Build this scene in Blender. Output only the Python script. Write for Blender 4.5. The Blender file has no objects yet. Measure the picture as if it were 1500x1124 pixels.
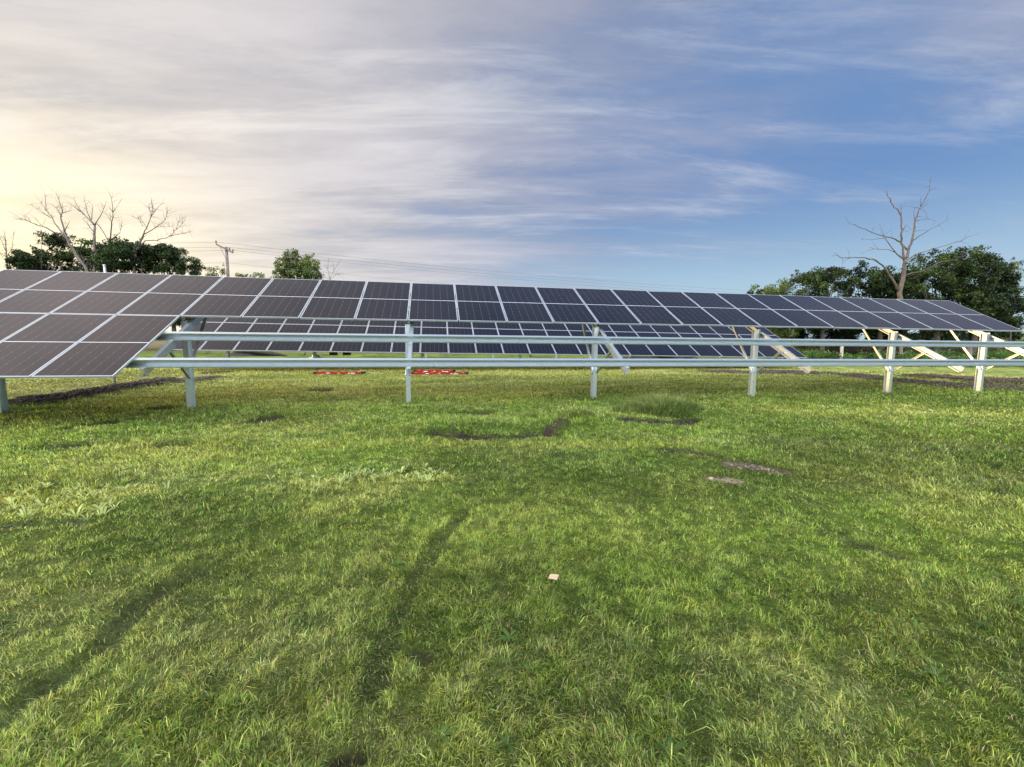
import bpy, math, random
import numpy as np
from mathutils import Matrix, Vector
random.seed(7)
RNG = np.random.default_rng(11)
R = math.radians
scene = bpy.context.scene
COL = scene.collection

# ------------------------------------------------------------------ camera
F_PX, CAM_H = 620.8, 1.57
PITCH = math.atan((562-497)/F_PX); ROLL = R(0.5)
up = np.array([math.sin(ROLL)*math.cos(PITCH), -math.cos(ROLL)*math.cos(PITCH), -math.sin(PITCH)])
fw = np.array([0, 0, 1.0]); fw = fw-up*(fw@up); fw /= np.linalg.norm(fw)
rt = np.cross(fw, up)
M = np.array([rt, fw, up])                      # world = M @ camera-space (x right, y down, z forward)
cam_d = bpy.data.cameras.new('camera'); cam = bpy.data.objects.new('camera', cam_d); COL.objects.link(cam)
cam_d.sensor_width = 36.0; cam_d.lens = F_PX/1500*36.0; cam_d.clip_start = 0.05; cam_d.clip_end = 9000
cm = Matrix(((M[0, 0], -M[0, 1], -M[0, 2], 0), (M[1, 0], -M[1, 1], -M[1, 2], 0), (M[2, 0], -M[2, 1], -M[2, 2], CAM_H), (0, 0, 0, 1)))
cam.matrix_world = cm
scene.camera = cam

# ------------------------------------------------------------------ world, sun, exposure
SUN_AZ, SUN_EL = -74.0, 7.0                     # degrees from the view axis (+Y), height
world = bpy.data.worlds.new('World'); scene.world = world; world.use_nodes = True
nt = world.node_tree; nt.nodes.clear()
def N(tree, typ, **kw):
    n = tree.nodes.new(typ)
    for k, v in kw.items(): setattr(n, k, v)
    return n
def LK(tree, a, b): tree.links.new(a, b)
def math_n(tree, op, a, b=None, c=None, clamp=False):
    n = N(tree, 'ShaderNodeMath', operation=op); n.use_clamp = clamp
    for i, v in enumerate((a, b, c)):
        if v is None: continue
        if isinstance(v, (int, float)): n.inputs[i].default_value = v
        else: LK(tree, v, n.inputs[i])
    return n.outputs[0]
def mixc(tree, fac, a, b, blend='MIX'):
    n = N(tree, 'ShaderNodeMix', data_type='RGBA', blend_type=blend); n.clamp_factor = True
    for i, v in ((0, fac), (6, a), (7, b)):
        if isinstance(v, (int, float)): n.inputs[i].default_value = v
        elif isinstance(v, tuple): n.inputs[i].default_value = (*v, 1) if len(v) == 3 else v
        else: LK(tree, v, n.inputs[i])
    return n.outputs[2]
def maprange(tree, v, a, b, c=0.0, d=1.0, smooth=True):
    n = N(tree, 'ShaderNodeMapRange'); n.interpolation_type = 'SMOOTHSTEP' if smooth else 'LINEAR'
    LK(tree, v, n.inputs[0])
    for i, x in enumerate((a, b, c, d)): n.inputs[i+1].default_value = x
    return n.outputs[0]
sky = N(nt, 'ShaderNodeTexSky', sky_type='NISHITA'); sky.sun_disc = False
sky.sun_elevation = R(SUN_EL); sky.sun_rotation = R(SUN_AZ); sky.altitude = 200
sky.air_density = 1.0; sky.dust_density = 1.2; sky.ozone_density = 1.5
tc = N(nt, 'ShaderNodeTexCoord')
sep = N(nt, 'ShaderNodeSeparateXYZ'); LK(nt, tc.outputs['Generated'], sep.inputs[0])
dx, dy, dz = sep.outputs
den = math_n(nt, 'ADD', math_n(nt, 'MAXIMUM', dz, 0.0), 0.10)
px = math_n(nt, 'DIVIDE', dx, den); py = math_n(nt, 'DIVIDE', dy, den)
cmb = N(nt, 'ShaderNodeCombineXYZ'); LK(nt, px, cmb.inputs[0]); LK(nt, py, cmb.inputs[1])
def mapped(rot, sc, loc=(0, 0, 0)):
    m = N(nt, 'ShaderNodeMapping'); LK(nt, cmb.outputs[0], m.inputs[0])
    m.inputs['Rotation'].default_value = (0, 0, R(rot)); m.inputs['Scale'].default_value = sc; m.inputs['Location'].default_value = loc
    return m.outputs[0]
def noise(tree, vec, scale, detail, rough, dist=0.0):
    n = N(tree, 'ShaderNodeTexNoise'); LK(tree, vec, n.inputs['Vector'])
    n.inputs['Scale'].default_value = scale; n.inputs['Detail'].default_value = detail
    n.inputs['Roughness'].default_value = rough; n.inputs['Distortion'].default_value = dist
    return n.outputs[0]
n_streak = noise(nt, mapped(-36, (0.42, 1.15, 1), (3.1, 1.7, 0)), 1.35, 10, 0.64, 0.35)
n_big = noise(nt, mapped(-10, (0.35, 0.7, 1), (0.4, 5.2, 0)), 1.0, 4, 0.5, 0.3)
n_fine = noise(nt, mapped(-22, (0.5, 2.0, 1), (8.0, 2.0, 0)), 2.6, 8, 0.65, 0.3)
# how much cloud: thick to the left / overhead, thin low on the right
side = maprange(nt, math_n(nt, 'SUBTRACT', math_n(nt, 'MINIMUM', dz, 0.62), dx), -0.65, 0.85, -0.10, 0.36)
cl = math_n(nt, 'ADD', math_n(nt, 'MULTIPLY', n_streak, 0.75), math_n(nt, 'MULTIPLY', n_big, 0.42))
cl = math_n(nt, 'ADD', cl, math_n(nt, 'MULTIPLY', n_fine, 0.16))
cl = math_n(nt, 'ADD', cl, side)
cl = math_n(nt, 'ADD', cl, math_n(nt, 'MULTIPLY', math_n(nt, 'MULTIPLY', maprange(nt, dx, 0.50, 0.80), maprange(nt, dz, 0.22, 0.45)), 0.34))
cl = math_n(nt, 'SUBTRACT', cl, math_n(nt, 'MULTIPLY', math_n(nt, 'MULTIPLY', maprange(nt, dx, -0.45, -0.05), maprange(nt, dz, 0.64, 0.80)), 0.30))
veil = maprange(nt, cl, 0.53, 1.05, 0.0, 0.88)
n_w = noise(nt, mapped(-38, (0.34, 1.45, 1), (11.0, 6.3, 0)), 2.3, 12, 0.66, 0.45)
wisp = math_n(nt, 'MULTIPLY', maprange(nt, n_w, 0.47, 0.72), maprange(nt, cl, 0.45, 0.85, 0.12, 0.70))
sd = (math.sin(R(SUN_AZ))*math.cos(R(SUN_EL)), math.cos(R(SUN_AZ))*math.cos(R(SUN_EL)), math.sin(R(SUN_EL)))
dot = N(nt, 'ShaderNodeVectorMath', operation='DOT_PRODUCT'); LK(nt, tc.outputs['Generated'], dot.inputs[0]); dot.inputs[1].default_value = sd
sund = dot.outputs['Value']
glow = maprange(nt, sund, 0.05, 0.92, 0.0, 1.0)
glow2 = maprange(nt, sund, 0.62, 0.97, 0.0, 1.0)
low = maprange(nt, dz, 0.0, 0.48, 1.0, 0.0)
# radiances before the 0.1 background strength
cloud_far = (2.6, 2.72, 3.5)
cloud_near = (5.6, 5.1, 4.7)
ccol = mixc(nt, glow, cloud_far, cloud_near)
ccol = mixc(nt, math_n(nt, 'MULTIPLY', glow2, low), ccol, (10.8, 8.9, 5.0))
bright = maprange(nt, n_streak, 0.33, 0.70, 0.88, 1.20)
brc = N(nt, 'ShaderNodeCombineXYZ')
for i in range(3): LK(nt, bright, brc.inputs[i])
ccol = mixc(nt, 1.0, ccol, brc.outputs[0], 'MULTIPLY')
added_cloud = math_n(nt, 'MULTIPLY', maprange(nt, dx, -0.35, -0.75), maprange(nt, dz, 0.50, 0.68))  # warm bright cloud added high left, out of view, for the panels to reflect
ccol = mixc(nt, added_cloud, ccol, (15.0, 12.4, 10.8))
# clear sky: Nishita, evened out a little by thin high haze
base = mixc(nt, 0.80, sky.outputs[0], mixc(nt, maprange(nt, dz, 0.0, 0.32), (3.9, 5.4, 6.4), (1.1, 2.15, 4.35)))
col = mixc(nt, veil, base, ccol)
wcol = mixc(nt, glow, (3.9, 4.3, 5.2), (7.2, 6.6, 5.9))
col = mixc(nt, wisp, col, wcol)
# unseen bright cloud added behind the camera as fill light for the lawn
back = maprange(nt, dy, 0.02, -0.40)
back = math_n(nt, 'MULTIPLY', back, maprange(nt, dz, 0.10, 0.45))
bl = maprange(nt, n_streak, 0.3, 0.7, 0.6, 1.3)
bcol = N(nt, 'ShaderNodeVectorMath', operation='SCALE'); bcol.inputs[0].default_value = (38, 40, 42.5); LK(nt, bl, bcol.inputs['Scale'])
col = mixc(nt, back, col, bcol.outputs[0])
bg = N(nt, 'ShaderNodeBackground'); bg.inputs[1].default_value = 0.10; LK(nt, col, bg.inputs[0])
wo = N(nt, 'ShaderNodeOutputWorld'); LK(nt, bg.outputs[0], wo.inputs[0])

sun_d = bpy.data.lights.new('sun', 'SUN'); sun = bpy.data.objects.new('sun', sun_d); COL.objects.link(sun)
sun_d.energy = 1.6; sun_d.angle = R(1.5); sun_d.color = (1.0, 0.62, 0.23)
sun.rotation_euler = Vector(sd).to_track_quat('Z', 'Y').to_euler()
scene.view_settings.view_transform = 'Standard'; scene.view_settings.look = 'None'
scene.view_settings.gamma = 1; scene.view_settings.exposure = 0.55
scene.view_settings.use_curve_mapping = False

# ------------------------------------------------------------------ helpers
def sstep(a, b, x):
    t = np.clip((x-a)/(b-a), 0, 1); return t*t*(3-2*t)
def vnoise(x, y, seed=0):
    xi = np.floor(x).astype(np.int64); yi = np.floor(y).astype(np.int64); xf = x-xi; yf = y-yi
    def h(i, j):
        n = (i*374761393+j*668265263+seed*982451653) & 0xffffffff
        n = ((n ^ (n >> 13))*1274126177) & 0xffffffff
        return ((n ^ (n >> 16)) & 0xffff)/65535.0
    u = xf*xf*(3-2*xf); v = yf*yf*(3-2*yf)
    return (h(xi, yi)*(1-u)+h(xi+1, yi)*u)*(1-v)+(h(xi, yi+1)*(1-u)+h(xi+1, yi+1)*u)*v
def fbm(x, y, seed=0, octs=4):
    s = 0; a = .5; t = 0
    for o in range(octs):
        s = s+a*vnoise(x*2**o+o*17.3, y*2**o-o*9.1, seed+o); t += a; a *= .5
    return s/t
def ray(px_, py_):
    return M@np.array([(px_-750)/F_PX, (py_-562)/F_PX, 1.0])
def W(px_, py_, Y):                              # world point on a photo pixel's sight line at distance Y ahead
    d = ray(px_, py_); return np.array([0, 0, CAM_H])+d*(Y/d[1])
def h_base(x, y):
    return .20*sstep(11, 18, y)+.35*sstep(24, 75, y)
def G(px_, py_):
    z = 0.0
    for _ in range(12):
        d = ray(px_, py_); p = np.array([0, 0, CAM_H])+d*((z-CAM_H)/d[2]); z = float(h_base(p[0], p[1]))
    return p
def tag(o, label=None, cat=None, group=None, kind=None):
    if label: o['label'] = label
    if cat: o['category'] = cat
    if group: o['group'] = group
    if kind: o['kind'] = kind
    return o
def link(name, me, parent=None, mat=None):
    o = bpy.data.objects.new(name, me); COL.objects.link(o)
    if parent: o.parent = parent
    if mat and me and not me.materials: me.materials.append(mat)
    return o
def empty(name, loc=(0, 0, 0)):
    o = bpy.data.objects.new(name, None); COL.objects.link(o); o.location = loc; o.empty_display_size = .2; return o
def mesh_np(name, V, faces, k, cols=None, uvs=None, smooth=False):
    """V (n,3); faces (m,k) int array (or list of such arrays)"""
    me = bpy.data.meshes.new(name)
    V = np.ascontiguousarray(V, dtype=np.float32)
    if not isinstance(faces, list): faces = [faces]
    tot = np.concatenate([np.full(len(f), f.shape[1], dtype=np.int32) for f in faces])
    idx = np.concatenate([f.ravel() for f in faces]).astype(np.int32)
    me.vertices.add(len(V)); me.vertices.foreach_set('co', V.ravel())
    me.loops.add(len(idx)); me.loops.foreach_set('vertex_index', idx)
    me.polygons.add(len(tot)); st = np.zeros(len(tot), dtype=np.int32); st[1:] = np.cumsum(tot)[:-1]
    me.polygons.foreach_set('loop_start', st); me.polygons.foreach_set('loop_total', tot)
    if smooth: me.polygons.foreach_set('use_smooth', np.ones(len(tot), dtype=bool))
    if cols is not None:
        at = me.color_attributes.new('col', 'FLOAT_COLOR', 'POINT')
        c = np.ones((len(V), 4), dtype=np.float32); c[:, :3] = cols; at.data.foreach_set('color', c.ravel())
    me.update(); me.validate()
    return me
class MB:
    """collects shapes into one mesh"""
    def __init__(s): s.v = []; s.f = []
    def add(s, vs, fs):
        o = len(s.v); s.v += [tuple(map(float, p)) for p in vs]; s.f += [tuple(i+o for i in f) for f in fs]; return s
    def box(s, c, size, ax=None):
        c = np.array(c, float); a = np.eye(3) if ax is None else np.array(ax); hx, hy, hz = [q/2 for q in size]
        vs = [c+a[0]*i*hx+a[1]*j*hy+a[2]*k*hz for k in (-1, 1) for j in (-1, 1) for i in (-1, 1)]
        return s.add(vs, [(0, 2, 3, 1), (4, 5, 7, 6), (0, 1, 5, 4), (2, 6, 7, 3), (0, 4, 6, 2), (1, 3, 7, 5)])
    def extrude(s, prof, p0, p1, a, b):
        """closed 2-D profile in axes a, b swept p0 -> p1"""
        p0 = np.array(p0, float); p1 = np.array(p1, float); n = len(prof)
        vs = [p0+a*u_+b*v_ for u_, v_ in prof]+[p1+a*u_+b*v_ for u_, v_ in prof]
        fs = [(i, (i+1) % n, n+(i+1) % n, n+i) for i in range(n)]
        return s.add(vs, fs+[tuple(range(n-1, -1, -1)), tuple(range(n, 2*n))])
    def tube(s, pts, rad, sides=6):
        pts = [np.array(p, float) for p in pts]; vs = []; n = len(pts)
        if not hasattr(rad, '__len__'): rad = [rad]*n
        for i, p in enumerate(pts):
            d = pts[min(i+1, n-1)]-pts[max(i-1, 0)]; d = d/(np.linalg.norm(d)+1e-9)
            a = np.cross(d, [0, 0, 1.0] if abs(d[2]) < .9 else [1.0, 0, 0]); a /= np.linalg.norm(a); b = np.cross(d, a)
            for k in range(sides):
                t = 2*math.pi*k/sides; vs.append(p+(a*math.cos(t)+b*math.sin(t))*rad[i])
        fs = [(i*sides+k, i*sides+(k+1) % sides, (i+1)*sides+(k+1) % sides, (i+1)*sides+k) for i in range(n-1) for k in range(sides)]
        fs += [tuple(range(sides-1, -1, -1)), tuple((n-1)*sides+k for k in range(sides))]
        return s.add(vs, fs)
    def mesh(s, name, smooth=False):
        me = bpy.data.meshes.new(name); me.from_pydata(s.v, [], s.f); me.update()
        if smooth: me.polygons.foreach_set('use_smooth', [True]*len(me.polygons))
        return me
    def build(s, name, mat, parent=None, smooth=False):
        return link(name, s.mesh(name, smooth), parent, mat)

# ------------------------------------------------------------------ materials
def new_mat(name):
    m = bpy.data.materials.new(name); m.use_nodes = True; t = m.node_tree
    return m, t, t.nodes['Principled BSDF']
def simple(name, col, rough=.6, metal=0.0, var=.15, scale=6.0, bump=0.0, spec=.5):
    m, t, b = new_mat(name)
    tc_ = N(t, 'ShaderNodeTexCoord'); n1 = noise(t, tc_.outputs['Object'], scale, 6, .6)
    f = maprange(t, n1, .3, .7)
    dark = tuple(c*(1-var) for c in col); lite = tuple(min(1, c*(1+var)) for c in col)
    LK(t, mixc(t, f, dark, lite), b.inputs['Base Color'])
    b.inputs['Roughness'].default_value = rough; b.inputs['Metallic'].default_value = metal
    b.inputs['Specular IOR Level'].default_value = spec
    if bump:
        bp = N(t, 'ShaderNodeBump'); bp.inputs['Strength'].default_value = bump; bp.inputs['Distance'].default_value = .02
        LK(t, noise(t, tc_.outputs['Object'], scale*4, 5, .6), bp.inputs['Height']); LK(t, bp.outputs[0], b.inputs['Normal'])
    return m
M_GALV = simple('galvanised_steel', (.56, .61, .63), .34, .80, .05, 2.0)
def spangle(m):
    t = m.node_tree; b = t.nodes['Principled BSDF']; tc_ = N(t, 'ShaderNodeTexCoord')
    vo = N(t, 'ShaderNodeTexVoronoi'); vo.inputs['Scale'].default_value = 38; LK(t, tc_.outputs['Object'], vo.inputs['Vector'])
    bw = N(t, 'ShaderNodeRGBToBW'); LK(t, vo.outputs['Color'], bw.inputs[0])
    big = noise(t, tc_.outputs['Object'], 3.0, 6, .7)
    f = math_n(t, 'ADD', maprange(t, bw.outputs[0], 0, 1, .97, 1.02, False), maprange(t, big, .3, .75, .02, -.05))
    c = N(t, 'ShaderNodeVectorMath', operation='SCALE'); c.inputs[0].default_value = (.60, .66, .695); LK(t, f, c.inputs['Scale'])
    LK(t, c.outputs[0], b.inputs['Base Color']); LK(t, maprange(t, big, .3, .7, .27, .33), b.inputs['Roughness'])
spangle(M_GALV)
M_ALU = simple('aluminium_frame', (.56, .59, .62), .38, .7, .05, 3.0)
M_BACK = simple('panel_back', (.10, .10, .11), .5, 0, .1)
M_BARK = simple('bark', (.085, .07, .058), .9, 0, .3, 3.0, .6)
M_DEAD = simple('dead_wood', (.10, .078, .068), .85, 0, .3, 2.0, .5)
M_DEADL = simple('dead_wood_dark', (.13, .10, .09), .9, 0, .3, 2.0, .5)
M_POLE = simple('weathered_pole', (.15, .12, .11), .9, 0, .2, 2.0, .4)
M_WIRE = simple('wire', (.16, .15, .16), .6)
M_RED = simple('red_fibreglass', (.30, .014, .010), .4, 0, .1, 10)
M_BLK = simple('black_plastic', (.012, .012, .014), .5)
M_WHITE = simple('white_plastic', (.70, .70, .68), .5)
M_YEL = simple('yellow_sticker', (.70, .50, .10), .5)
M_CREAM = simple('cream_wrap', (.62, .55, .40), .7, 0, .2, 8)
M_CARD = simple('cardboard', (.36, .26, .185), .8, 0, .12, 30)
M_MULCH = simple('mulch', (.022, .018, .015), .95, 0, .5, 5.0, 1.0)
M_SOIL = simple('clod_soil', (.055, .042, .032), .95, 0, .4, 9.0, 1.0)
M_WPOST = simple('old_wood_post', (.40, .36, .30), .9, 0, .25, 3.0, .5)

def glass_mat():
    m, t, b = new_mat('solar_cells')
    uv = N(t, 'ShaderNodeUVMap'); sp = N(t, 'ShaderNodeSeparateXYZ'); LK(t, uv.outputs[0], sp.inputs[0])
    U, V_ = sp.outputs[0], sp.outputs[1]
    def edge(c, n):                              # 0 at a cell border .. 0.5 in its middle
        fr = math_n(t, 'FRACT', math_n(t, 'MULTIPLY', c, n)); return math_n(t, 'SUBTRACT', .5, math_n(t, 'ABSOLUTE', math_n(t, 'SUBTRACT', fr, .5)))
    eu = edge(U, 6); ev = edge(V_, 24); ev2 = edge(V_, 12); bus = edge(U, 60)
    col_l = math_n(t, 'LESS_THAN', eu, .013)
    row_l = math_n(t, 'LESS_THAN', ev, .022)
    dia = math_n(t, 'LESS_THAN', math_n(t, 'ADD', math_n(t, 'MULTIPLY', eu, 1.0), math_n(t, 'MULTIPLY', ev2, 1.0)), .06)
    mid = math_n(t, 'LESS_THAN', math_n(t, 'ABSOLUTE', math_n(t, 'SUBTRACT', V_, .5)), .0042)
    oi = N(t, 'ShaderNodeObjectInfo')
    tc_ = N(t, 'ShaderNodeTexCoord')
    cell = mixc(t, maprange(t, oi.outputs['Random'], 0, 1, 0, 1, False), (.0020, .0018, .0050), (.0032, .0027, .0070))
    c1 = mixc(t, math_n(t, 'MULTIPLY', math_n(t, 'LESS_THAN', bus, .10), .08), cell, (.06, .06, .07))
    c2 = mixc(t, math_n(t, 'MULTIPLY', row_l, .12), c1, (.10, .10, .12))
    c3 = mixc(t, math_n(t, 'MULTIPLY', col_l, .22), c2, (.26, .25, .26))
    c4 = mixc(t, math_n(t, 'MULTIPLY', dia, .18), c3, (.42, .42, .44))
    c5 = mixc(t, mid, c4, (.50, .50, .53))
    dust = noise(t, tc_.outputs['Object'], 2.2, 6, .65)
    c6 = mixc(t, maprange(t, dust, .45, .8, 0, .004), c5, (.45, .40, .34))
    LK(t, c6, b.inputs['Base Color'])
    LK(t, maprange(t, dust, .3, .8, .07, .13), b.inputs['Roughness']); b.inputs['IOR'].default_value = 1.38
    b.inputs['Sheen Weight'].default_value = .035; b.inputs['Sheen Roughness'].default_value = .22
    return m
M_GLASS = glass_mat()

def leaf_mat(name, transl=.35, rough=.55, spec=.3):
    m, t, b = new_mat(name)
    at = N(t, 'ShaderNodeAttribute', attribute_name='col')
    LK(t, at.outputs['Color'], b.inputs['Base Color']); b.inputs['Roughness'].default_value = rough; b.inputs['Specular IOR Level'].default_value = spec
    tr = N(t, 'ShaderNodeBsdfTranslucent')
    LK(t, mixc(t, 1.0, at.outputs['Color'], (1.25, 1.2, .55), 'MULTIPLY'), tr.inputs[0])
    mx = N(t, 'ShaderNodeMixShader'); mx.inputs[0].default_value = transl
    LK(t, b.outputs[0], mx.inputs[1]); LK(t, tr.outputs[0], mx.inputs[2]); LK(t, mx.outputs[0], t.nodes['Material Output'].inputs[0])
    return m
M_GRASS = leaf_mat('grass_blades', .38, .5, .35)
M_LEAF = leaf_mat('leaves', .30, .55, .3)

# ------------------------------------------------------------------ ground features (places read off the photo, built where they lie)
def poly_d(x, y, pts):
    """distance to a polyline on the ground"""
    d = np.full(np.shape(x), 1e9)
    if len(pts) == 1: return np.hypot(x-pts[0][0], y-pts[0][1])
    for (ax_, ay_), (bx_, by_) in zip(pts[:-1], pts[1:]):
        ex, ey = bx_-ax_, by_-ay_; L2 = ex*ex+ey*ey+1e-9
        t = np.clip(((x-ax_)*ex+(y-ay_)*ey)/L2, 0, 1)
        d = np.minimum(d, np.hypot(x-ax_-t*ex, y-ay_-t*ey))
    return d
def gp(*pix): return [tuple(G(a, b)[:2]) for a, b in pix]
# (points, half width m, height change, soil colour or None, soil strength, grass height factor, tint)
DARKSOIL, TANSOIL, MIDSOIL, STRAW = (.030, .022, .017), (.22, .175, .12), (.075, .055, .042), (.22, .20, .11)
FEAT = [
 (gp((20, 592), (60, 591), (110, 584), (160, 575), (205, 568), (240, 561)), .42, .09, DARKSOIL, 1.0, .1),
 (gp((60, 586), (150, 573), (260, 559), (300, 556)), .62, .05, MIDSOIL, .85, .3),
 (gp((0, 578), (120, 566), (225, 556)), 1.15, 0, STRAW, .5, .45),
 (gp((-80, 575), (0, 566), (100, 560), (200, 551)), 1.6, 0, STRAW, .5, .5),
 (gp((300, 548), (325, 546)), .35, .04, MIDSOIL, .8, .2),
 (gp((642, 637), (700, 641), (760, 640), (805, 636)), .20, -.06, DARKSOIL, .95, .1),
 (gp((655, 624), (740, 625), (860, 621)), .40, .10, MIDSOIL, 0, 1.7),
 (gp((806, 632), (824, 628)), .09, .09, MIDSOIL, .7, .5),
 (gp((895, 613), (940, 617), (990, 619), (1012, 614)), .26, -.04, DARKSOIL, .9, .2),
 (gp((970, 660), (1005, 664), (1040, 669)), .15, -.02, DARKSOIL, .8, .2),
 (gp((1075, 681), (1108, 684), (1138, 689)), .14, -.02, (.13, .105, .075), .85, .06),
 (gp((1046, 702), (1079, 706)), .09, -.01, TANSOIL, .9, .15),
 (gp((372, 617), (403, 611)), .24, -.05, DARKSOIL, .85, .3),
 (gp((112, 627), (150, 621)), .24, -.05, DARKSOIL, .85, .3),
 (gp((72, 655), (125, 651)), .18, -.05, DARKSOIL, .8, .35),
 (gp((236, 599), (270, 597)), .25, -.04, DARKSOIL, .8, .3),
 (gp((236, 653), (262, 652)), .14, -.03, DARKSOIL, .5, .4),
 (gp((668, 605), (705, 605)), .26, -.04, DARKSOIL, .75, .4),
 (gp((462, 571), (478, 571)), .35, -.04, DARKSOIL, .8, .3),
 (gp((1255, 801), (1300, 812)), .10, -.02, MIDSOIL, .55, .4),
 (gp((1205, 776), (1235, 781)), .04, -.01, MIDSOIL, .5, .5),
 (gp((1135, 545), (1240, 549), (1330, 560), (1420, 567), (1520, 570)), .95, .03, MIDSOIL, .72, .15),
 (gp((1355, 553), (1440, 559), (1560, 563)), .85, .10, (.075, .048, .034), .9, .2),
 (gp((1050, 545), (1180, 548)), .9, .04, MIDSOIL, .85, .2),
 (gp((-20, 1065), (40, 1012), (90, 978), (160, 925), (225, 873), (285, 840)), .085, -.035, (.05, .062, .026), .60, .5),
 (gp((500, 1118), (522, 1112)), .045, -.03, DARKSOIL, .8, .4),
 (gp((548, 1010), (575, 930), (604, 860), (640, 800), (680, 750)), .075, -.025, (.05, .062, .026), .56, .55),
 (gp((-30, 773), (60, 770), (135, 765)), .07, -.03, (.05, .055, .028), .7, .4),
 (gp((355, 712), (418, 700)), .09, -.03, (.03, .05, .018), .5, .6),
 (gp((610, 965), (622, 968)), .045, -.02, DARKSOIL, .6, .4),
 (gp((575, 1085), (600, 1075)), .08, 0, TANSOIL, .22, .8),
]
# brighter, broad-leaved or yellowed turf
BRIGHT = [(gp((-80, 577), (0, 570), (110, 561), (215, 551)), 1.5, .9), (gp((0, 735), (90, 742), (190, 724)), .30, 1.0), (gp((440, 712), (540, 712), (640, 700)), .24, 1.0), (gp((480, 745), (640, 700)), .3, .6),
          (gp((460, 655), (560, 650), (700, 655)), .35, .5), (gp((150, 655), (300, 668)), .35, .5), (gp((1350, 715), (1440, 735)), .4, .6),
          (gp((1120, 600), (1300, 605), (1500, 610)), .9, .5), (gp((760, 655), (1000, 650)), .35, .45)]
TUFT = [(tuple(G(975, 607)[:2]), .50, 1.0), (tuple(G(930, 603)[:2]), .45, .55), (tuple(G(845, 618)[:2]), .40, .55), (tuple(G(780, 616)[:2]), .35, .35), (tuple(G(1000, 600)[:2]), .4, .6), (tuple(G(955, 598)[:2]), .45, .8)]
TUFT += [(tuple(G(a, b-1)[:2]), .26, .10) for a, b in ((275, 601), (598, 594.5), (872, 589), (1105, 584), (1306, 580), (1440, 574.5), (4, 601))]

def features(x, y):
    soil = np.zeros(np.shape(x)); sc = np.zeros(np.shape(x)+(3,)); dz_ = np.zeros(np.shape(x)); gh = np.ones(np.shape(x))
    wob = fbm(x*3.1, y*3.1, 5)-.5; wob2 = fbm(x*11, y*11, 9)-.5
    for pts, hw, h, c, s, g in FEAT:
        xs = [p[0] for p in pts]; ys = [p[1] for p in pts]; m = hw*2+.3
        idx = np.nonzero((x > min(xs)-m) & (x < max(xs)+m) & (y > min(ys)-m) & (y < max(ys)+m))
        if len(idx[0]) == 0: continue
        X, Y = x[idx], y[idx]
        d = poly_d(X, Y, pts)/hw+wob[idx]*1.5+wob2[idx]*.8
        k = 1-sstep(.55, 1.25, d)
        kk = k*s
        sc[idx] = sc[idx]*(1-kk[:, None])+np.array(c)*kk[:, None]
        soil[idx] = np.maximum(soil[idx], kk); dz_[idx] += h*k; gh[idx] *= 1-(1-g)*k
    br = np.zeros(np.shape(x))
    for pts, hw, s in BRIGHT:
        d = poly_d(x, y, pts)/hw+wob*1.6+wob2*.9; br = np.maximum(br, s*(1-sstep(.3, 1.3, d)))
    tall = np.zeros(np.shape(x))
    for (cx, cy), r, s in TUFT:
        d = np.hypot(x-cx, (y-cy)*1.5)/r+wob*.7; tall = np.maximum(tall, s*(1-sstep(.25, 1.0, d)))
    # unmown strip along the front posts
    row = (y-(10.2+.187*x))
    tall = np.maximum(tall, .14*np.exp(-(row/1.0)**2)*sstep(.35, .6, fbm(x*.7, y*1.6, 31)))
    return soil, sc, dz_, gh, br, tall
def height(x, y, full=True):
    z = h_base(x, y)
    near = 1-sstep(14, 30, np.hypot(x, y))
    z = z+(fbm(x*.55, y*.55, 41)-.5)*.10*near+(fbm(x*2.3, y*2.3, 43)-.5)*.035*near+(fbm(x*7, y*7, 44)-.5)*.012*near
    far = sstep(12, 16, y)*near*0
    return z
def turf_colour(x, y, br):
    """base colour of the turf: mixture of species, clippings and dry patches"""
    a = fbm(x*.45+3, y*.45, 51); b = fbm(x*1.7, y*1.9, 52); c = fbm(x*.25, y*1.1, 53); e = fbm(x*5, y*5, 54)
    g1 = np.array([.112, .165, .030]); g2 = np.array([.182, .222, .050]); g3 = np.array([.235, .255, .105]); g4 = np.array([.055, .105, .018])
    k = sstep(.38, .62, .6*a+.4*b)[..., None]; out = g1*(1-k)+g2*k
    k = (sstep(.50, .72, .5*c+.3*b+.2*e)*.55)[..., None]; out = out*(1-k)+g3*k
    k = (sstep(.54, .70, .5*b+.5*e)*.55)[..., None]; out = out*(1-k)+g4*k
    out = out*(.78+.50*sstep(.32, .68, fbm(x*.42-7, y*.6, 57)))[..., None]
    # strip between the arrays is drier and cut in streaks
    mid = (sstep(11.2, 13, y-.187*x)*(1-sstep(20, 26, y-.187*x)))
    st = sstep(.35, .65, fbm(x*.35, (y-.187*x)*3.2, 61))
    k = (mid*(.35+.6*st))[..., None]; out = out*(1-k)+np.array([.40, .41, .13])*k
    k = (br*.75)[..., None]; out = out*(1-k)+np.array([.32, .34, .085])*k
    # lusher dark strip by the front posts
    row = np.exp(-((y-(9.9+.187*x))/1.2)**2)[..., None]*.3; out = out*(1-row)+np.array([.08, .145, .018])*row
    return out

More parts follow.
